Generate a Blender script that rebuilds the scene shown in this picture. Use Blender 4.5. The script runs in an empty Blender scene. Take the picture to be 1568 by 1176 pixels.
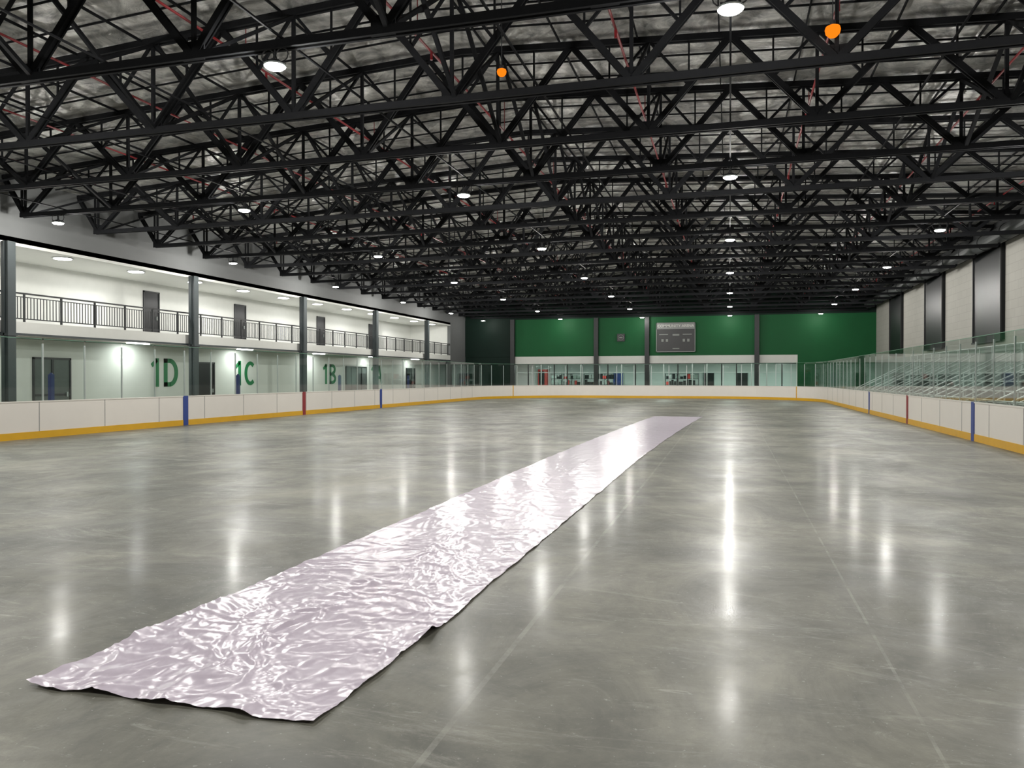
import bpy, math, random
from mathutils import Vector, Matrix, noise
random.seed(4)
S=bpy.context.scene
S.view_settings.view_transform='Standard'
def lin(r,g,b):
    f=lambda c:(c/255/12.92) if c/255<=.04045 else ((c/255+.055)/1.055)**2.4
    return (f(r),f(g),f(b),1)
# ---------------------------------------------------------------- materials
def mat(name,col,rough=.5,metal=0,noise_scale=None,noise_amt=.12,bump=0,bscale=None,spec=.5,coat=0):
    m=bpy.data.materials.new(name); m.use_nodes=True
    nt=m.node_tree; b=nt.nodes['Principled BSDF']
    b.inputs['Base Color'].default_value=col
    b.inputs['Roughness'].default_value=rough
    b.inputs['Metallic'].default_value=metal
    b.inputs['Specular IOR Level'].default_value=spec
    b.inputs['Coat Weight'].default_value=coat
    if noise_scale:
        tc=nt.nodes.new('ShaderNodeTexCoord')
        n=nt.nodes.new('ShaderNodeTexNoise'); n.inputs['Scale'].default_value=noise_scale; n.inputs['Detail'].default_value=5
        nt.links.new(tc.outputs['Object'],n.inputs['Vector'])
        mx=nt.nodes.new('ShaderNodeMix'); mx.data_type='RGBA'
        mx.inputs['A'].default_value=tuple(c*(1-noise_amt) for c in col[:3])+(1,)
        mx.inputs['B'].default_value=tuple(min(1,c*(1+noise_amt)) for c in col[:3])+(1,)
        nt.links.new(n.outputs['Fac'],mx.inputs['Factor']); nt.links.new(mx.outputs['Result'],b.inputs['Base Color'])
        if bump:
            n2=n
            if bscale:
                n2=nt.nodes.new('ShaderNodeTexNoise'); n2.inputs['Scale'].default_value=bscale; nt.links.new(tc.outputs['Object'],n2.inputs['Vector'])
            bp=nt.nodes.new('ShaderNodeBump'); bp.inputs['Strength'].default_value=bump; bp.inputs['Distance'].default_value=.05
            nt.links.new(n2.outputs['Fac'],bp.inputs['Height']); nt.links.new(bp.outputs['Normal'],b.inputs['Normal'])
    return m
def emis(name,col,st):
    m=bpy.data.materials.new(name); m.use_nodes=True; nt=m.node_tree; nt.nodes.clear()
    o=nt.nodes.new('ShaderNodeOutputMaterial'); e=nt.nodes.new('ShaderNodeEmission')
    e.inputs['Color'].default_value=col; e.inputs['Strength'].default_value=st
    nt.links.new(e.outputs[0],o.inputs[0]); return m
def glassmat(name,tint,refl=.06):
    m=bpy.data.materials.new(name); m.use_nodes=True; nt=m.node_tree; nt.nodes.clear()
    o=nt.nodes.new('ShaderNodeOutputMaterial'); t=nt.nodes.new('ShaderNodeBsdfTransparent'); t.inputs[0].default_value=tint
    g=nt.nodes.new('ShaderNodeBsdfGlossy'); g.inputs['Roughness'].default_value=.03
    lw=nt.nodes.new('ShaderNodeLayerWeight'); lw.inputs[0].default_value=.12
    mp=nt.nodes.new('ShaderNodeMath'); mp.operation='MULTIPLY_ADD'; mp.inputs[1].default_value=.3; mp.inputs[2].default_value=refl*.3
    nt.links.new(lw.outputs['Fresnel'],mp.inputs[0])
    x=nt.nodes.new('ShaderNodeMixShader'); nt.links.new(mp.outputs[0],x.inputs[0]); nt.links.new(t.outputs[0],x.inputs[1]); nt.links.new(g.outputs[0],x.inputs[2])
    nt.links.new(x.outputs[0],o.inputs[0]); return m

M_black=mat('black_steel',lin(30,32,34),.5,.0,8,.2)
M_truss=mat('truss_black_paint',lin(24,25,27),.85,.0,8,.2,spec=.12)
M_col=mat('column_paint',lin(50,58,60),.5,0,5,.15)
M_white=mat('white_paint',lin(206,207,202),.6,0,3,.04)
M_boardw=mat('board_white_plastic',lin(232,227,220),.35,0,2,.03)
M_yellow=mat('kickplate_yellow',lin(222,170,25),.4,0,3,.08)
M_blue=mat('line_blue',lin(30,60,140),.4,0,3,.1)
M_dblue=mat('pad_blue',lin(24,38,92),.5,0,3,.1)
M_red=mat('line_red',lin(140,30,40),.4,0,3,.1)
M_seam=mat('seam_grey',lin(150,150,148),.6,0,3,.1)
M_alu=mat('aluminium',lin(175,182,180),.35,.6,10,.08)
M_green=mat('green_wall_paint',lin(0,80,38),.6,0,1.2,.12,spec=.3)
M_green_shade=mat('green_wall_shade',lin(4,28,20),.6,0,1.5,.2,spec=.2)  # shaded parts of the green far wall, shade put into the colour
M_grey=mat('grey_wall_paint',lin(96,98,98),.7,0,2,.06)
M_dgrey=mat('dark_wall_paint',lin(32,34,36),.7,0,2,.1)
M_pipe=mat('sprinkler_red',lin(125,20,26),.45,0,4,.1)
M_duct=mat('duct_grey',lin(66,69,69),.55,.3,3,.1)
M_glass=glassmat('rink_glass',(.92,.97,.945,1))
M_wglass=glassmat('window_glass',(.84,.92,.90,1))
M_edge=mat('glass_edge_green',lin(120,165,140),.2,0,5,.1)
M_dark=mat('dark_glass_black',lin(14,16,18),.4,0,3,.2,spec=.3)
M_led=emis('led_lens',(1,.98,.93,1),45)
M_down=emis('downlight_lens',(1,.99,.96,1),14)
M_orange=emis('orange_glow',(1,.22,.008,1),1.2)
M_txt=mat('green_letter_paint',lin(10,110,60),.5,0,4,.05)
M_wood=mat('bench_grey',lin(140,142,138),.5,0,4,.1)
M_low=mat('lower_wall_grey',lin(138,146,140),.6,0,2,.06)

def floor_mat():
    m=bpy.data.materials.new('polished_concrete'); m.use_nodes=True; nt=m.node_tree; b=nt.nodes['Principled BSDF']
    N=lambda t:nt.nodes.new(t); L=nt.links.new
    tc=N('ShaderNodeTexCoord')
    def ns(scale,det=6,rough=.6,stretch=(1,1,1),rot=0,dist=0,off=0):
        mp=N('ShaderNodeMapping'); mp.inputs['Scale'].default_value=stretch; mp.inputs['Rotation'].default_value=(0,0,rot); mp.inputs['Location'].default_value=(off,off*.7,0)
        L(tc.outputs['Object'],mp.inputs['Vector'])
        n=N('ShaderNodeTexNoise'); n.inputs['Scale'].default_value=scale; n.inputs['Detail'].default_value=det; n.inputs['Roughness'].default_value=rough
        n.inputs['Distortion'].default_value=dist
        L(mp.outputs[0],n.inputs['Vector']); return n.outputs['Fac']
    def ramp(f,a,b_,ca,cb):
        r=N('ShaderNodeValToRGB'); r.color_ramp.elements[0].position=a; r.color_ramp.elements[1].position=b_
        r.color_ramp.elements[0].color=ca; r.color_ramp.elements[1].color=cb; L(f,r.inputs[0]); return r.outputs[0]
    def mix(f,a,b_,mode='MIX',fv=None):
        x=N('ShaderNodeMix'); x.data_type='RGBA'; x.blend_type=mode
        if fv is not None: x.inputs['Factor'].default_value=fv
        else: L(f,x.inputs['Factor'])
        for s,v in (('A',a),('B',b_)):
            if isinstance(v,tuple): x.inputs[s].default_value=v
            else: L(v,x.inputs[s])
        return x.outputs['Result']
    base=ramp(ns(.3,8,.65,dist=.6),.42,.60,lin(112,112,103),lin(154,152,140))
    mid=ramp(ns(1.1,9,.78,(1,.6,1),.3,.8),.40,.62,(.74,.75,.75,1),(1.12,1.12,1.09,1))
    c=mix(None,base,mid,'MULTIPLY',1.0)
    dk=ramp(ns(.55,9,.75,(.8,1.4,1),.2,1.0,7),.50,.62,(1,1,1,1),(.76,.77,.77,1))
    c=mix(None,c,dk,'MULTIPLY',1.0)
    # cloudy pale scuffs, broken trowel arcs and short scratches
    for (sc,de,ro,stt,rt,di,a,b2,k,col,of) in (
        (.9,12,.82,(.4,1.4,1),.35,1.8,.54,.66,.5,(190,189,178),0),
        (1.7,11,.85,(.5,1.2,1),-.3,2.6,.58,.68,.5,(196,195,185),4),
        (3.2,8,.8,(.3,1.8,1),.7,2.0,.62,.68,.4,(198,197,188),11),
        (4.0,5,.7,(.35,3.0,1),-.9,1.6,.655,.68,.4,(205,204,196),15)):
        c=mix(ramp(ns(sc,de,ro,stt,rt,di,of),a,b2,(0,0,0,1),(k,k,k,1)),c,lin(*col))
    sp=ramp(ns(32,2,.5),.69,.73,(0,0,0,1),(.5,.5,.5,1))
    c=mix(sp,c,lin(198,198,190))
    sx=N('ShaderNodeSeparateXYZ'); L(tc.outputs['Object'],sx.inputs[0])
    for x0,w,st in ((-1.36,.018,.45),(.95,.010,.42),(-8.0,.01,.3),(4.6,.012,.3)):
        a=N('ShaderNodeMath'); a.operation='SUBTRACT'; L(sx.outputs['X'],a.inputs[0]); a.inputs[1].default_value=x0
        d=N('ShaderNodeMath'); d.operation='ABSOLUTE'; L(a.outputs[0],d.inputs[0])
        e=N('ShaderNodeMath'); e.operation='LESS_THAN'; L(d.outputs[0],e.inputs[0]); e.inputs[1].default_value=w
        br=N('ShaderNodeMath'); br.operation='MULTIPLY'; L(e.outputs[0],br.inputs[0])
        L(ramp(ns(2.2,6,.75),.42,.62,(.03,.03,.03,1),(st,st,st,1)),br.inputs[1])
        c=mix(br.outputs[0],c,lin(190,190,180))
    L(c,b.inputs['Base Color'])
    rr=ramp(ns(.7,7,.7,dist=.6),.3,.7,(.36,.36,.36,1),(.55,.55,.55,1))
    L(rr,b.inputs['Roughness'])
    b.inputs['Specular IOR Level'].default_value=.38
    cw=ramp(ns(1.1,9,.78,(1,.6,1),.3,.8),.38,.62,(.15,.15,.15,1),(.04,.04,.04,1)); L(cw,b.inputs['Coat Weight'])
    b.inputs['Coat Roughness'].default_value=.16
    bp=N('ShaderNodeBump'); bp.inputs['Strength'].default_value=.03; bp.inputs['Distance'].default_value=.02
    L(ns(3,5,.5),bp.inputs['Height']); L(bp.outputs[0],b.inputs['Normal'])
    return m
def ceil_mat():
    m=bpy.data.materials.new('foil_insulation'); m.use_nodes=True; nt=m.node_tree; b=nt.nodes['Principled BSDF']
    N=lambda t:nt.nodes.new(t); L=nt.links.new
    tc=N('ShaderNodeTexCoord')
    n=N('ShaderNodeTexNoise'); n.inputs['Scale'].default_value=1.7; n.inputs['Detail'].default_value=8; n.inputs['Roughness'].default_value=.72; n.inputs['Distortion'].default_value=1.2
    L(tc.outputs['Object'],n.inputs['Vector'])
    r=N('ShaderNodeValToRGB'); r.color_ramp.elements[0].position=.34; r.color_ramp.elements[1].position=.66
    r.color_ramp.elements[0].color=lin(128,129,128); r.color_ramp.elements[1].color=lin(230,229,223)
    L(n.outputs['Fac'],r.inputs[0])
    w=N('ShaderNodeTexWave'); w.bands_direction='Y'; w.inputs['Scale'].default_value=.26; w.inputs['Distortion'].default_value=.3
    L(tc.outputs['Object'],w.inputs['Vector'])
    r2=N('ShaderNodeValToRGB'); r2.color_ramp.elements[0].position=0; r2.color_ramp.elements[1].position=.1
    r2.color_ramp.elements[0].color=(.55,.55,.55,1); r2.color_ramp.elements[1].color=(1,1,1,1); L(w.outputs['Fac'],r2.inputs[0])
    x=N('ShaderNodeMix'); x.data_type='RGBA'; x.blend_type='MULTIPLY'; x.inputs['Factor'].default_value=1
    L(r.outputs[0],x.inputs['A']); L(r2.outputs[0],x.inputs['B']); L(x.outputs['Result'],b.inputs['Base Color'])
    b.inputs['Metallic'].default_value=.5; b.inputs['Roughness'].default_value=.36
    bp=N('ShaderNodeBump'); bp.inputs['Strength'].default_value=1.0; bp.inputs['Distance'].default_value=.18
    L(n.outputs['Fac'],bp.inputs['Height']); L(bp.outputs[0],b.inputs['Normal'])
    return m
def block_mat():
    m=bpy.data.materials.new('painted_block'); m.use_nodes=True; nt=m.node_tree; b=nt.nodes['Principled BSDF']
    N=lambda t:nt.nodes.new(t); L=nt.links.new
    tc=N('ShaderNodeTexCoord'); sx=N('ShaderNodeSeparateXYZ'); cx=N('ShaderNodeCombineXYZ')
    L(tc.outputs['Object'],sx.inputs[0]); L(sx.outputs['Y'],cx.inputs['X']); L(sx.outputs['Z'],cx.inputs['Y'])
    k=N('ShaderNodeTexBrick'); k.inputs['Scale'].default_value=1; k.inputs['Brick Width'].default_value=.8; k.inputs['Row Height'].default_value=.4
    k.inputs['Mortar Size'].default_value=.01; k.inputs['Color1'].default_value=lin(166,164,157); k.inputs['Color2'].default_value=lin(162,160,153); k.inputs['Mortar'].default_value=lin(148,146,140)
    L(cx.outputs[0],k.inputs['Vector']); L(k.outputs['Color'],b.inputs['Base Color']); b.inputs['Roughness'].default_value=.7
    return m
M_floor=floor_mat(); M_ceil=ceil_mat(); M_block=block_mat()

# ---------------------------------------------------------------- mesh builder
class MB:
    def __init__(s): s.v=[];s.f=[];s.mi=[];s.mats=[]
    def m(s,mt):
        if mt not in s.mats: s.mats.append(mt)
        return s.mats.index(mt)
    def hexa(s,c,mt):
        i=len(s.v); s.v+= [tuple(p) for p in c]; k=s.m(mt)
        for f in ((0,3,2,1),(4,5,6,7),(0,1,5,4),(1,2,6,5),(2,3,7,6),(3,0,4,7)):
            s.f.append(tuple(i+j for j in f)); s.mi.append(k)
    def box(s,x0,x1,y0,y1,z0,z1,mt):
        s.hexa([(x0,y0,z0),(x1,y0,z0),(x1,y1,z0),(x0,y1,z0),(x0,y0,z1),(x1,y0,z1),(x1,y1,z1),(x0,y1,z1)],mt)
    def beam(s,p,q,w,h,mt,up=(0,0,1)):
        p=Vector(p);q=Vector(q);d=(q-p).normalized();u=Vector(up)
        if abs(d.dot(u))>.98: u=Vector((0,1,0))
        a=d.cross(u).normalized()*w/2; b=a.cross(d).normalized()*h/2
        s.hexa([p-a-b,p+a-b,p+a+b,p-a+b,q-a-b,q+a-b,q+a+b,q-a+b],mt)
    def cyl(s,p,q,r,mt,n=12,r2=None,caps=True):
        p=Vector(p);q=Vector(q);d=(q-p).normalized();u=Vector((0,0,1))
        if abs(d.dot(u))>.98: u=Vector((0,1,0))
        a=d.cross(u).normalized(); b=d.cross(a); r2=r if r2 is None else r2
        i=len(s.v);k=s.m(mt)
        for j in range(n):
            t=2*math.pi*j/n; s.v.append(tuple(p+(a*math.cos(t)+b*math.sin(t))*r))
        for j in range(n):
            t=2*math.pi*j/n; s.v.append(tuple(q+(a*math.cos(t)+b*math.sin(t))*r2))
        for j in range(n):
            s.f.append((i+j,i+(j+1)%n,i+n+(j+1)%n,i+n+j)); s.mi.append(k)
        if caps:
            s.f.append(tuple(i+j for j in range(n))[::-1]); s.mi.append(k)
            s.f.append(tuple(i+n+j for j in range(n))); s.mi.append(k)
    def ring(s,c,R,r,mt,ax=(1,0,0),n=16,t0=0,t1=2*math.pi):
        c=Vector(c);ax=Vector(ax).normalized();u=Vector((0,0,1));a=ax.cross(u).normalized()
        P=[c+(a*math.cos(t0+(t1-t0)*j/n)+u*math.sin(t0+(t1-t0)*j/n))*R for j in range(n+1)]
        for j in range(n): s.cyl(P[j],P[j+1],r,mt,6,caps=False)
    def obj(s,name,loc=(0,0,0),parent=None):
        me=bpy.data.meshes.new(name); me.from_pydata(s.v,[],s.f)
        for m_ in s.mats: me.materials.append(m_)
        me.polygons.foreach_set('material_index',s.mi); me.update()
        o=bpy.data.objects.new(name,me); o.location=loc; S.collection.objects.link(o)
        if parent: o.parent=parent
        return o
XL,XR=-25.0,12.0; Y0,Y1=-12.0,71.5
def roofz(x): return 9.95-.054*abs(x+6.5)

# ---------------------------------------------------------------- shell
b=MB(); b.box(-31,14,Y0,84,-.2,0,M_floor); b.obj('floor')
b=MB()
for x0,x1 in ((-31,-6.5),(-6.5,14)):
    z0,z1=roofz(x0)+.08,roofz(x1)+.08
    b.hexa([(x0,Y0,z0),(x1,Y0,z1),(x1,Y1+.3,z1),(x0,Y1+.3,z0),(x0,Y0,z0+.2),(x1,Y0,z1+.2),(x1,Y1+.3,z1+.2),(x0,Y1+.3,z0+.2)],M_ceil)
b.obj('ceiling')
b=MB(); b.box(-31,14,Y0-.2,Y0,0,10.3,M_grey); b.obj('wall_near')
b=MB()
b.box(-27.2,-27,Y0,Y1,0,3.3,M_white)
b.box(-29.2,-29,Y0,Y1,3.8,6.65,M_white)
b.box(-29.2,-25.0,Y0,67.3,6.65,6.85,M_white)
b.box(-25.25,-25.0,Y0,67.3,6.55,6.65,M_white)
b.box(-25.3,-25.0,Y0,Y1,6.66,9.2,M_grey)
b.box(-25.3,-25.0,67.3,Y1,0,6.66,M_grey)
b.box(-29,-25.3,67.3,67.5,3.8,6.65,M_white)
b.obj('wall_left')
b=MB(); b.box(-29.2,-25.0,Y0,67.3,3.35,3.8,M_white); b.box(-24.99,-24.95,Y0,67.3,3.3,3.38,M_col); b.obj('mezzanine_slab')
b=MB()
b.box(12,12.25,Y0,Y1,3.2,7.9,M_block); b.box(12,12.25,Y0,Y1,0,3.2,M_low); b.box(12.0,12.3,Y0,Y1,7.9,9.3,M_dgrey)
b.obj('wall_right')
k=0
for yc in (2.3,12.2,22.0,31.9,41.75,51.8,62.9):
    k+=1; b=MB()
    b.box(11.86,11.998,yc-2.1,yc+2.1,3.5,7.9,M_dark)
    for yy in (-2.1,2.02): b.box(11.8,11.86,yc+yy,yc+yy+.08,3.5,7.9,M_black)
    b.box(11.78,11.86,yc-2.15,yc+2.15,3.42,3.5,M_black)
    b.obj('window_%d'%k)
b=MB()
b.box(-25,12,Y1,Y1+.25,3.75,7.3,M_green); b.box(-25,12,Y1,Y1+.25,7.3,10.0,M_green_shade)  # wall is green all the way up; truss shade painted on the top strip
b.box(-25,-20.1,Y1,Y1+.25,0,3.75,M_green_shade); b.box(-25,-20.1,Y1-.04,Y1,3.75,7.3,M_green_shade); b.box(5.7,12,Y1,Y1+.25,0,3.75,M_green)  # left end: shadow painted as darker green, with a thin sheet above
b.box(-20.1,5.7,Y1,Y1+.25,3.05,3.75,M_white); b.box(-20.1,5.7,Y1,Y1+.25,0,.45,M_white)
b.obj('wall_far')
b=MB()
for x in (-20.1,-12,-7.3,2.3): b.box(x-.2,x+.2,Y1-.4,Y1-.002,0,7.3,M_black)
b.obj('wall_column')
b=MB(); x=-19.9
while x<5.6:
    b.box(x-.05,x+.05,Y1+.02,Y1+.12,.45,3.05,M_black if int(x)%2==0 else M_alu); x+=1.28
b.box(-19.9,5.6,Y1+.02,Y1+.1,.45,.53,M_alu); b.box(-19.9,5.6,Y1+.02,Y1+.1,2.97,3.05,M_black); b.box(-19.9,5.6,Y1+.03,Y1+.09,2.2,2.25,M_alu)
b.box(-18.0,5.6,Y1+.055,Y1+.065,.5,3.0,M_wglass)
b.obj('window_8')
M_lob=mat('lobby_wall',lin(208,211,208),.7,0,2,.04)
b=MB(); b.box(-22,8,79,79.2,0,3.5,M_lob); b.box(-22,8,Y1+.25,79.2,3.5,3.7,M_white); b.box(-22.2,-22,Y1+.25,79,0,3.5,M_lob); b.box(8,8.2,Y1+.25,79,0,3.5,M_lob)
b.obj('wall_lobby')
for x in (-18,-12,-6,0,5):
    b=MB(); b.box(-.6,.6,-.15,.15,-.06,0,M_down); o=b.obj('lobby_ceiling_light',(x,75,3.49))
    l=bpy.data.lights.new('lobby_lamp','AREA'); l.energy=150; l.size=1.2; lo=bpy.data.objects.new('lobby_lamp',l); lo.parent=o; lo.location=(0,0,-.08); S.collection.objects.link(lo)
M_ban=mat('red_banner',lin(180,50,45),.6,0,3,.1)
b=MB(); b.box(-19.3,-18.3,78.2,78.98,0,2.6,M_ban); b.box(-19.35,-18.25,78.15,78.98,2.6,2.68,M_alu); b.box(-19.2,-18.6,78.18,78.2,1.0,2.4,M_dark); b.obj('vending_machine')
def shelf(x,name,items):
    b=MB()
    for z in (.4,1.0,1.6,2.1): b.box(-1.6,1.6,-.25,.25,z,z+.04,M_black)
    for xx in (-1.6,-.5,.5,1.56):
        for yy in (-.25,.21): b.box(xx,xx+.04,yy,yy+.04,0,2.15,M_black)
    if items:
        cols=[M_ban,M_dark,M_wood,M_dark,M_low]
        for z in (.44,1.04,1.64):
            xx=-1.5
            while xx<1.3:
                w=random.uniform(.15,.4); b.box(xx,xx+w,-.2,.2,z,z+random.uniform(.2,.5),random.choice(cols)); xx+=w+.05
    return b.obj(name,(x,77,0))
shelf(-16,'stocked_shelf',True); shelf(-12.6,'stocked_shelf',True); shelf(-4.5,'stocked_shelf',True)
for x in (-10,-8.3,-.5,3.6):
    b=MB(); b.box(-.7,.7,-.4,.4,.72,.76,M_wood)
    for sx in (-.62,.58):
        for sy in (-.34,.3): b.box(sx,sx+.04,sy,sy+.04,0,.72,M_black)
    b.obj('lobby_table',(x,75,0))
for i,x in enumerate((-11,-2,1.2)):
    b=MB(); b.box(x-.5,x+.5,78.9,78.99,0,2.2,M_dark if i else M_blue); b.box(x-.56,x-.5,78.86,78.99,0,2.26,M_alu); b.box(x+.5,x+.56,78.86,78.99,0,2.26,M_alu); b.box(x-.56,x+.56,78.86,78.99,2.2,2.26,M_alu)
    b.obj('door_%d'%(i+20))
M_sb=mat('scoreboard_face',lin(16,18,20),.4,0,3,.1); M_sbt=mat('scoreboard_header',lin(125,128,126),.4,0,3,.05)
M_digit=mat('scoreboard_digits',lin(120,125,120),.4,0,3,.05)
b=MB(); b.box(-6.4,-3.05,Y1-.3,Y1-.005,4.1,6.7,M_sb); b.box(-6.45,-3.0,Y1-.34,Y1-.3,6.15,6.7,M_sbt)
for z0,z1 in ((4.06,4.12),(6.68,6.74)): b.box(-6.47,-2.98,Y1-.34,Y1-.28,z0,z1,M_sbt)
for x in (-6.47,-3.04): b.box(x,x+.06,Y1-.34,Y1-.28,4.06,6.74,M_sbt)
for xx in (-6.0,-5.6,-4.1,-3.7): b.box(xx,xx+.2,Y1-.31,Y1-.3,5.0,5.25,M_digit)
b.box(-5.0,-4.4,Y1-.31,Y1-.3,5.55,5.7,M_digit); b.box(-6.2,-5.4,Y1-.31,Y1-.3,5.62,5.7,M_digit); b.box(-4.1,-3.3,Y1-.31,Y1-.3,5.62,5.7,M_digit)
b.box(-5.0,-4.4,Y1-.31,Y1-.3,4.35,4.42,M_digit)
sb=b.obj('scoreboard')
def text(s,name,size,loc,rot,mt,off=.0,parent=None,align='CENTER'):
    c=bpy.data.curves.new(name,'FONT'); c.body=s; c.size=size; c.extrude=.004; c.offset=off; c.align_x=align; c.align_y='CENTER'
    c.materials.append(mt); o=bpy.data.objects.new(name,c); o.location=loc; o.rotation_euler=rot; S.collection.objects.link(o)
    if parent: o.parent=parent
    return o
text('COMMUNITY ARENA','header_text',.34,(-4.72,Y1-.35,6.42),(math.pi/2,0,0),M_white,.004,sb)
b=MB(); b.box(-10.05,-9.35,Y1-.2,Y1-.005,5.1,5.8,M_sb); b.ring((-9.7,Y1-.21,5.45),.25,.02,M_sbt,(0,1,0)); b.box(-9.85,-9.55,Y1-.22,Y1-.2,5.4,5.5,M_digit); b.obj('wall_speaker')

# ---------------------------------------------------------------- left details
for y in [21.5-9.84*3+9.84*k for k in range(9)]:
    if y>66: continue
    b=MB(); b.box(-.16,.16,-.16,.16,0,6.6,M_col); b.box(-.22,.22,-.22,.22,0,.03,M_col); b.box(-.2,.2,-.2,.2,3.25,3.34,M_col)
    b.box(-.03,.03,-.2,.2,.03,6.6,M_col)
    b.obj('steel_column',(-24.72,y,0))
b=MB()
b.beam((-25.06,Y0,4.85),(-25.06,67.3,4.85),.06,.06,M_black); b.beam((-25.06,Y0,4.72),(-25.06,67.3,4.72),.03,.03,M_black); b.beam((-25.06,Y0,3.92),(-25.06,67.3,3.92),.04,.04,M_black)
y=Y0
while y<67:
    b.box(-25.07,-25.05,y-.013,y+.013,3.92,4.72,M_black); y+=.14
y=Y0
while y<67.3:
    b.box(-25.09,-25.03,y-.03,y+.03,3.8,4.88,M_black); y+=1.64
b.obj('mezzanine_railing')
def door(n,x,ya,yb,z,h,panes,inner):
    b=MB(); x+=.002
    b.box(x,x+.06,ya-.08,ya,z,z+h+.08,M_black); b.box(x,x+.06,yb,yb+.08,z,z+h+.08,M_black); b.box(x,x+.06,ya-.08,yb+.08,z+h,z+h+.08,M_black)
    b.box(x,x+.03,ya,yb,z,z+h,inner)
    for q in range(1,panes):
        yy=ya+(yb-ya)*q/panes; b.box(x,x+.07,yy-.05,yy+.05,z,z+h,M_black)
    if panes>1: b.box(x,x+.065,ya,yb,z+1.0,z+1.08,M_black); b.box(x,x+.065,ya,yb,z,z+.2,M_black)
    b.box(x+.03,x+.1,yb-.18,yb-.12,z+.95,z+1.15,M_alu)
    b.obj('door_%d'%n)
M_vest=mat('vestibule_glass',lin(92,98,96),.15,0,2,.15)
for n,(a,c,p,m_) in enumerate(((24.6,26.3,2,M_vest),(34.3,35.8,1,M_dark),(50.8,54.0,4,M_vest),(61.7,63.5,2,M_dark),(14,16,2,M_vest),(4,6,2,M_vest))):
    door(n+1,-27,a,c,0,2.5,p,m_)
for n,(a,c) in enumerate(((32.95,33.95),(40.5,41.5),(50.2,51.2),(58.6,59.6),(21,22))):
    door(n+10,-29,a,c,3.8,2.35,1,M_dark)
def sign(s,yc):
    b=MB(); H=1.4; w=.26
    T=.012
    def st(p,q,ww=w):
        p=Vector((0,p[0],p[1]));q=Vector((0,q[0],q[1])); d=(q-p).normalized(); nn=Vector((0,-d.z,d.y))*ww/2
        c=[p-nn,q-nn,q+nn,p+nn]
        b.hexa([Vector((0,0,0))+v for v in c]+[Vector((T,0,0))+v for v in c],M_txt)
    def arc(cx,cz,ra,rb,a0,a1,n=18):
        for i in range(n):
            t0=math.radians(a0+(a1-a0)*i/n);t1=math.radians(a0+(a1-a0)*(i+1)/n)
            o0=(cx+ra*math.cos(t0),cz+rb*math.sin(t0));o1=(cx+ra*math.cos(t1),cz+rb*math.sin(t1))
            i0=(cx+(ra-w)*math.cos(t0),cz+(rb-w*.85)*math.sin(t0));i1=(cx+(ra-w)*math.cos(t1),cz+(rb-w*.85)*math.sin(t1))
            c=[Vector((0,*p)) for p in (i0,o0,o1,i1)]
            b.hexa(c+[v+Vector((T,0,0)) for v in c],M_txt)
    x=-.95
    st((x+.38,0),(x+.38,H)); st((x+.02,H*.74),(x+.38,H*.94),.2)
    x=-.1; ch=s[1]
    if ch=='D':
        st((x+.13,0),(x+.13,H)); st((x,H-.11),(x+.45,H-.11),.22); st((x,.11),(x+.45,.11),.22); arc(x+.42,H/2,.6,H/2,-90,90)
    elif ch=='C': arc(x+.55,H/2,.56,H/2,48,312,26)
    elif ch=='B':
        st((x+.13,0),(x+.13,H)); arc(x+.4,H*.73,.48,H*.27,-90,90); arc(x+.4,H*.27,.54,H*.27,-90,90)
        for z in (.11,H/2,H-.11): st((x,z),(x+.42,z),.22)
    elif ch=='A':
        st((x+.05,0),(x+.52,H)); st((x+1.0,0),(x+.52,H)); st((x+.2,H*.32),(x+.84,H*.32),.22)
    elif ch=='E':
        st((x+.13,0),(x+.13,H))
        for z in (.11,H/2,H-.11): st((x,z),(x+.8,z),.22)
    b.obj('painted_bay_sign',(-26.996,yc,1.3))
for s,y in (('1D',32.1),('1C',38.7),('1B',48.5),('1A',55.9),('1E',20.3)): sign(s,y)
y=21.3-4.05*8
i=0
while y<66:
    b=MB(); b.cyl((0,0,0),(0,0,-.03),.36,M_alu,20,.4); b.cyl((0,0,-.03),(0,0,-.05),.33,M_down,20)
    o=b.obj('mezzanine_downlight',(-26.3,y,6.649))
    if i%2==0:
        l=bpy.data.lights.new('lamp','AREA'); l.shape='DISK'; l.size=.5; l.energy=120; lo=bpy.data.objects.new('lamp',l); lo.location=(0,0,-.07); lo.parent=o; S.collection.objects.link(lo)
        b=MB(); b.box(-.12,.12,-.6,.6,-.05,0,M_down); o=b.obj('corridor_ceiling_light',(-26.2,y,3.349))
        l=bpy.data.lights.new('lamp','AREA'); l.size=.8; l.energy=45; lo=bpy.data.objects.new('lamp',l); lo.location=(0,0,-.07); lo.parent=o; S.collection.objects.link(lo)
    y+=4.05; i+=1

# ---------------------------------------------------------------- rink boards
BX0,BX1,BY0,BY1,R=-19.3,6.5,-1.2,66.0,8.5
def path(step):
    P=[]
    def seg(p,q):
        L=(Vector(q)-Vector(p)).length; n=max(1,round(L/step))
        for i in range(n): P.append(Vector(p).lerp(Vector(q),i/n))
    def arc(c,a0,a1):
        n=max(4,round(R*abs(a1-a0)/step))
        for i in range(n):
            a=a0+(a1-a0)*i/n; P.append(Vector((c[0]+R*math.cos(a),c[1]+R*math.sin(a))))
    h=math.pi/2
    seg((BX0+R,BY0),(BX1-R,BY0)); arc((BX1-R,BY0+R),-h,0); seg((BX1,BY0+R),(BX1,BY1-R)); arc((BX1-R,BY1-R),0,h)
    seg((BX1-R,BY1),(BX0+R,BY1)); arc((BX0+R,BY1-R),h,2*h); seg((BX0,BY1-R),(BX0,BY0+R)); arc((BX0+R,BY0+R),2*h,3*h)
    return P
P=path(.6); n=len(P)
NR=[]
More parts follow.
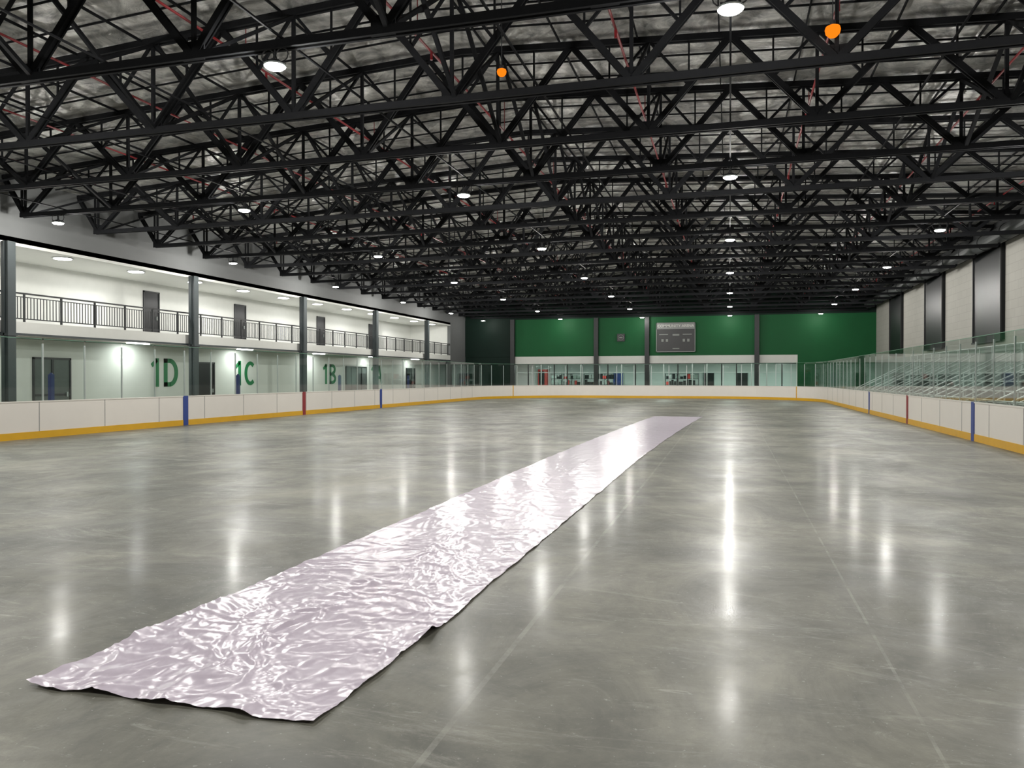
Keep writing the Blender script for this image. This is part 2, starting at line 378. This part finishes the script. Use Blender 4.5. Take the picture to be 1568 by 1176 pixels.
for i in range(n):
    d=(P[(i+1)%n]-P[i-1]).normalized(); NR.append(Vector((d.y,-d.x)))
def loft(b,o0,o1,z0,z1,mt):
    base=len(b.v);k=b.m(mt)
    for i in range(n):
        a=P[i]+NR[i]*o0; c=P[i]+NR[i]*o1
        b.v+=[(a.x,a.y,z0),(c.x,c.y,z0),(c.x,c.y,z1),(a.x,a.y,z1)]
    for i in range(n):
        j=(i+1)%n
        for q in range(4):
            r=(q+1)%4
            b.f.append((base+4*i+q,base+4*i+r,base+4*j+r,base+4*j+q)); b.mi.append(k)
b=MB()
loft(b,0,.1,.0,1.05,M_boardw); loft(b,-.015,0,0,.2,M_yellow); loft(b,-.02,.14,1.05,1.08,M_boardw)
for X,s in ((BX0,1),(BX1,-1)):
    for y,mt in ((24,M_blue),(32.2,M_red),(40.5,M_blue)):
        w=.13
        b.box(min(X,X+s*.022),max(X,X+s*.022),y-w,y+w,0,1.085,mt)
    y=8
    while y<57:
        b.box(min(X,X+s*.006),max(X,X+s*.006),y-.01,y+.01,.2,1.05,M_seam); y+=2.44
for x in (-17.6,4.9):
    cx=BX0+R if x<-6 else BX1-R
    yy=BY1-R+math.sqrt(R*R-(x-cx)**2)
    b.box(x-.03,x+.03,yy-.06,yy,0,1.08,M_yellow)
b.obj('rink_dasher_boards')
Q=path(1.5); nq=len(Q)
g=MB(); st=MB()
for i in range(nq):
    a=Q[i];c=Q[(i+1)%nq]; d=(c-a).normalized(); nn=Vector((d.y,-d.x))
    if a.y<0 and c.y<0 : continue
    a2=a+nn*.06+d*.03; c2=c+nn*.06-d*.03
    top=2.88 
    g.beam((a2.x,a2.y,(1.081+top)/2),(c2.x,c2.y,(1.081+top)/2),.012,top-1.081,M_glass)
    g.beam((a2.x,a2.y,top+.006),(c2.x,c2.y,top+.006),.014,.014,M_edge)
    p=a+nn*.07
    st.beam((p.x,p.y,1.081),(p.x,p.y,2.75),.038,.038,M_alu)
gl=g.obj('rink_glass'); 
st.obj('glass_stanchions',parent=gl)
for y in (18.4,27.5,36.1,45.0):
    b=MB(); b.box(-.06,.06,-.06,.06,0,1.85,M_dblue); b.cyl((0,0,1.85),(0,0,1.9),.06,M_dblue,12,.03); b.obj('bench_gate_post',(BX0-.24,y,0))
for y0 in (16,27,36.5):
    b=MB(); b.box(-.2,.2,0,7.5,.43,.48,M_wood)
    for q in range(5): b.box(-.15,.15,.2+q*1.7,.26+q*1.7,0,.43,M_alu)
    b.obj('players_bench',(-20.6,y0,0))
M_seat=mat('bleacher_plank',lin(190,196,194),.4,.2,6,.05)
M_ris=mat('bleacher_riser',lin(92,98,96),.5,.2,6,.05)
b=MB()
for r in range(5):
    x=8.5+r*.66; z=.5+r*.36
    b.box(x,x+.28,20,57,z,z+.05,M_seat); b.box(x-.36,x-.02,20,57,z-.38,z-.34,M_alu); b.box(x+.26,x+.29,20,57,z-.36,z-.02,M_ris)
    yy=20
    while yy<=57: b.box(x+.08,x+.14,yy,yy+.06,0,z,M_alu); yy+=2.2
for yy in (22,26,31,36.2,42,48,54):
    for o_ in (0,1.4):
        b.cyl((8.0,yy+o_,1.0),(11.6,yy+o_,2.9),.03,M_seat,8); b.cyl((8.0,yy+o_,.6),(11.6,yy+o_,2.5),.025,M_seat,8)
        for xx in (8.0,9.8,11.6): b.cyl((xx,yy+o_,0),(xx,yy+o_,1.0+(xx-8)*1.9/3.6),.03,M_seat,8)
b.cyl((7.8,20,1.05),(7.8,57,1.05),.025,M_alu,8); b.cyl((7.8,20,.6),(7.8,57,.6),.02,M_alu,8)
b.cyl((11.7,20,3.2),(11.7,57,3.2),.03,M_seat,8)
y=20
while y<57.1: b.cyl((7.8,y,0),(7.8,y,1.05),.025,M_alu,8); b.cyl((11.7,y,2.0),(11.7,y,3.2),.025,M_seat,8); y+=1.85
b.obj('bleachers')

# ---------------------------------------------------------------- roof trusses
BC=7.5
T_=M_truss
nodes=[-1.85+3.7*k for k in range(-6,4)]
TY=[21.6+3.28*k for k in range(-10,16)]
for ty in TY:
    b=MB()
    tz=lambda x: roofz(x)-.04
    for dy in (-.07,.07):
        b.beam((-24.2,dy,BC),(11.2,dy,BC),.06,.14,T_)
        b.beam((-25,dy,tz(-25)),(-6.5,dy,tz(-6.5)),.06,.14,T_); b.beam((-6.5,dy,tz(-6.5)),(12,dy,tz(12)),.06,.14,T_)
    for x in nodes:
        for sx in (-1.85,1.85):
            xx=x+sx
            if xx<-25: xx=-25
            for dy in (-.055,.055): b.beam((x,dy,BC),(xx,dy,tz(xx)),.13,.035,T_,(0,1,0))
            b.beam((x,0,BC),(xx,0,tz(xx)),.06,.09,T_,(0,1,0))
        b.beam((x,0,BC),(x,0,tz(x)),.07,.07,T_)
        b.box(x-.22,x+.22,-.02,.02,BC-.06,BC+.28,T_)
        for sx in (-1,1):
            mx=x+sx*.925; mz=(BC+tz(x+sx*1.85))/2
            if mx>-24.5: b.beam((mx,0,mz),(x,0,tz(x)),.06,.06,T_,(0,1,0)); b.beam((mx,0,mz),(mx,0,tz(mx)),.04,.04,T_)
    b.beam((11.2,0,BC),(12,0,tz(12)),.08,.08,T_,(0,1,0)); b.beam((-24.2,0,BC),(-24.2,0,tz(-24.2)),.06,.06,T_)
    b.obj('roof_truss',(0,ty,0))
b=MB()
for x in (-20.35,-12.95,-5.55,5.55):
    for t0,t1 in zip(TY[:-1],TY[1:]):
        z=roofz(x)-.1
        b.beam((x,t0,BC),(x,t1,z),.08,.08,T_,(1,0,0)); b.beam((x+.09,t0,z),(x+.09,t1,BC),.08,.08,T_,(1,0,0))
for x in (-22.2,-18.5,-14.8,-11.1,-7.4,-3.7,0,3.7,7.4):
    b.beam((x,TY[0],BC+.08),(x,TY[-1],BC+.08),.035,.035,T_)
for x in (-24.0,-16.65,-9.25,-1.85,9.25):
    for t0,t1 in zip(TY[:-1],TY[1:]):
        b.beam((x,t0,BC),(x,t1,roofz(x)-.1),.065,.065,T_,(1,0,0))
b.obj('truss_bridging')
b=MB()
x=-24.3
while x<12:
    b.beam((x,Y0+.01,roofz(x)-.0),(x,Y1-.01,roofz(x)-.0),.03,.06,T_); x+=1.85
y=TY[0]
while y<Y1:
    for q in (1.09,2.18):
        b.beam((-25,y+q,roofz(-25)+.03),(-6.5,y+q,roofz(-6.5)+.03),.03,.04,T_); b.beam((-6.5,y+q,roofz(-6.5)+.03),(12,y+q,roofz(12)+.03),.03,.04,T_)
    y+=3.28
    if y>67: break
b.obj('roof_purlins')
b=MB()
for x in (-23,-18.9,-14.8,-10.6,-6.4,-2.3,2.0,6.2,10.4):
    b.cyl((x,Y0+.02,9.0),(x,Y1-.02,9.0),.028,M_pipe,8)
    for t in TY[::2]: b.cyl((x,t+.2,9.0),(x,t+.2,roofz(x)),.012,M_pipe,6); b.cyl((x,t+1,9.0),(x,t+1,8.82),.03,M_pipe,6)
b.obj('sprinkler_pipes')
b=MB(); b.cyl((11.3,Y0+.1,7.95),(11.3,Y1-.5,7.95),.34,M_duct,20)
y=Y0+1
while y<Y1-1: b.cyl((11.3,y,7.95),(11.3,y+.06,7.95),.37,M_duct,20); y+=3
b.obj('ventilation_duct')

# ---------------------------------------------------------------- high bay lights
LY=[1.92+9.84*k for k in range(0,7)]+[69.8]
for ly in LY:
    for lx in (-22.6,-15.1,-7.6,0.0,7.4):
        b=MB()
        b.cyl((0,0,0),(0,0,.03),.15,M_led,24,.18); b.cyl((0,0,.03),(0,0,.06),.19,M_alu,24); b.cyl((0,0,.06),(0,0,.13),.12,M_black,16,.10)
        for q in range(10):
            a=q*math.pi/5; b.beam((.08*math.cos(a),.08*math.sin(a),.09),(.18*math.cos(a),.18*math.sin(a),.08),.01,.05,M_black)
        b.ring((-.14,0,.22),.12,.011,M_black,(0,1,0),12); b.ring((.14,0,.22),.12,.011,M_black,(0,1,0),12)
        b.cyl((0,0,.13),(0,0,.34),.015,M_black,8)
        b2=b.obj('high_bay_light',(lx,ly,7.12))
        l=bpy.data.lights.new('led_lamp','POINT'); l.shadow_soft_size=.10; l.energy=440 if ly<69 else 85; l.color=(1,.975,.925)
        if ly<5: l.energy=360
        lo=bpy.data.objects.new('led_lamp',l); lo.location=(0,0,-.11); lo.parent=b2; S.collection.objects.link(lo)
for (x,z,s) in ((1.76,7.98,1.0),(-4.42,7.90,.72)):  # small orange glowing bodies, each hung on a thin rod
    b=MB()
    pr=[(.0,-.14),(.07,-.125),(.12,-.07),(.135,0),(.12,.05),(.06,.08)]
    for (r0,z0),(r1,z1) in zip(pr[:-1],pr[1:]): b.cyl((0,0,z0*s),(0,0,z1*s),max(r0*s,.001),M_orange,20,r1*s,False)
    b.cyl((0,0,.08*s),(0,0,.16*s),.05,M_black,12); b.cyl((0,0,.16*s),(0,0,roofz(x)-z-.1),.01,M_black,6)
    b.obj('orange_glow_body',(x,15.04-.18,z))

# ---------------------------------------------------------------- vinyl sheet
ys=[];y=3.46
while y<35.3:
    ys.append(y); y+= .016 if y<7.5 else (.035 if y<14 else .10)
NX=130
verts=[];faces=[]
def crease(p,s=3.2):
    d,_=noise.voronoi(p); return max(0,1-(d[1]-d[0])*s)
for j,y in enumerate(ys):
    f=(y-3.46)/31.9
    e=(max(0,f-.35)/.65)**1.6
    xl=-3.87+.08*f+.52*e+.03*noise.noise(Vector((0,y*.7,3)))+.015*noise.noise(Vector((0,y*3,3)))
    xr=-1.96+.20*f+.60*e+.03*noise.noise(Vector((9,y*.7,3)))+.02*noise.noise(Vector((5,y*2.5,3)))
    if y<4.85: xr-=.06*min(1,(4.85-y)/.08)*(1-.3*(y-3.46))
    for i in range(NX+1):
        u=i/NX; x=xl+(xr-xl)*u
        yy=y
        if y<4.2:
            w=(4.2-y)/.74
            yy+=w*(.03*noise.noise(Vector((x*4,1,7)))+.012*math.sin(x*9))
        near=max(0,1-(y-3.46)/9)
        A=.003+.004*near
        wx=x+.25*noise.noise(Vector((x*1.6,y*1.6,5))); wy=y+.25*noise.noise(Vector((x*1.6,y*1.6,15)))
        z=0
        z+=A*1.1*crease(Vector((wx*.7,wy*3.4,0)),5)
        z+=A*.9*crease(Vector(((wx+wy*.6)*2.4,(wy-wx*.7)*1.2,4)),6)
        z+=A*.7*crease(Vector((wx*5,wy*3.4,9)),4.5)*(.45+near)
        z+=A*.45*crease(Vector((wx*10,wy*8,19)),4)*(.15+near)
        cx=.50+.05*noise.noise(Vector((0,y*.6,1)))+.03*math.sin(y*.9)
        fade=math.exp(-((u-cx)/.07)**2)
        z+=(.005+.022*max(0,1-abs(y-5.0)/3.5))*fade*max(0,crease(Vector((wx*4.5,wy*3,2)),4.5)+.15)
        z+=.05*math.exp(-((y-4.88)/.10)**2)*max(0,(u-.9)/.1)
        z+=.035*math.exp(-((y-3.48)/.12)**2)*max(0,noise.noise(Vector((x*3.4,0,0))))*1.3
        z+=.03*math.exp(-((y-4.35)/.15)**2)*max(0,(.06-u)/.06)
        ed=max(0,1-min(u,1-u)/.03); z+=.02*ed*max(0,noise.noise(Vector((0,y*1.8,30+round(u)))))
        verts.append((x,yy,.005+max(0,z)))
W=NX+1
for j in range(len(ys)-1):
    for i in range(NX): faces.append((j*W+i,j*W+i+1,(j+1)*W+i+1,(j+1)*W+i))
me=bpy.data.meshes.new('vinyl_ground_sheet'); me.from_pydata(verts,[],faces); me.polygons.foreach_set('use_smooth',[True]*len(faces)); me.update()
M_vin=mat('pale_lilac_vinyl',lin(238,226,242),.24,0,1.5,.02,.04,9,coat=.12)
me.materials.append(M_vin)
o=bpy.data.objects.new('vinyl_ground_sheet',me); S.collection.objects.link(o)

# ---------------------------------------------------------------- world & camera
w=bpy.data.worlds.new('world'); S.world=w; w.use_nodes=True
w.node_tree.nodes['Background'].inputs[0].default_value=(.5,.5,.52,1); w.node_tree.nodes['Background'].inputs[1].default_value=.05
c=bpy.data.cameras.new('camera'); c.sensor_width=36; c.lens=1178/1568*36; c.clip_end=300; c.clip_start=.05
co=bpy.data.objects.new('camera',c); co.location=(0,0,1.76); co.rotation_euler=(math.radians(90-.49),0,math.radians(15.8)); S.collection.objects.link(co); S.camera=co
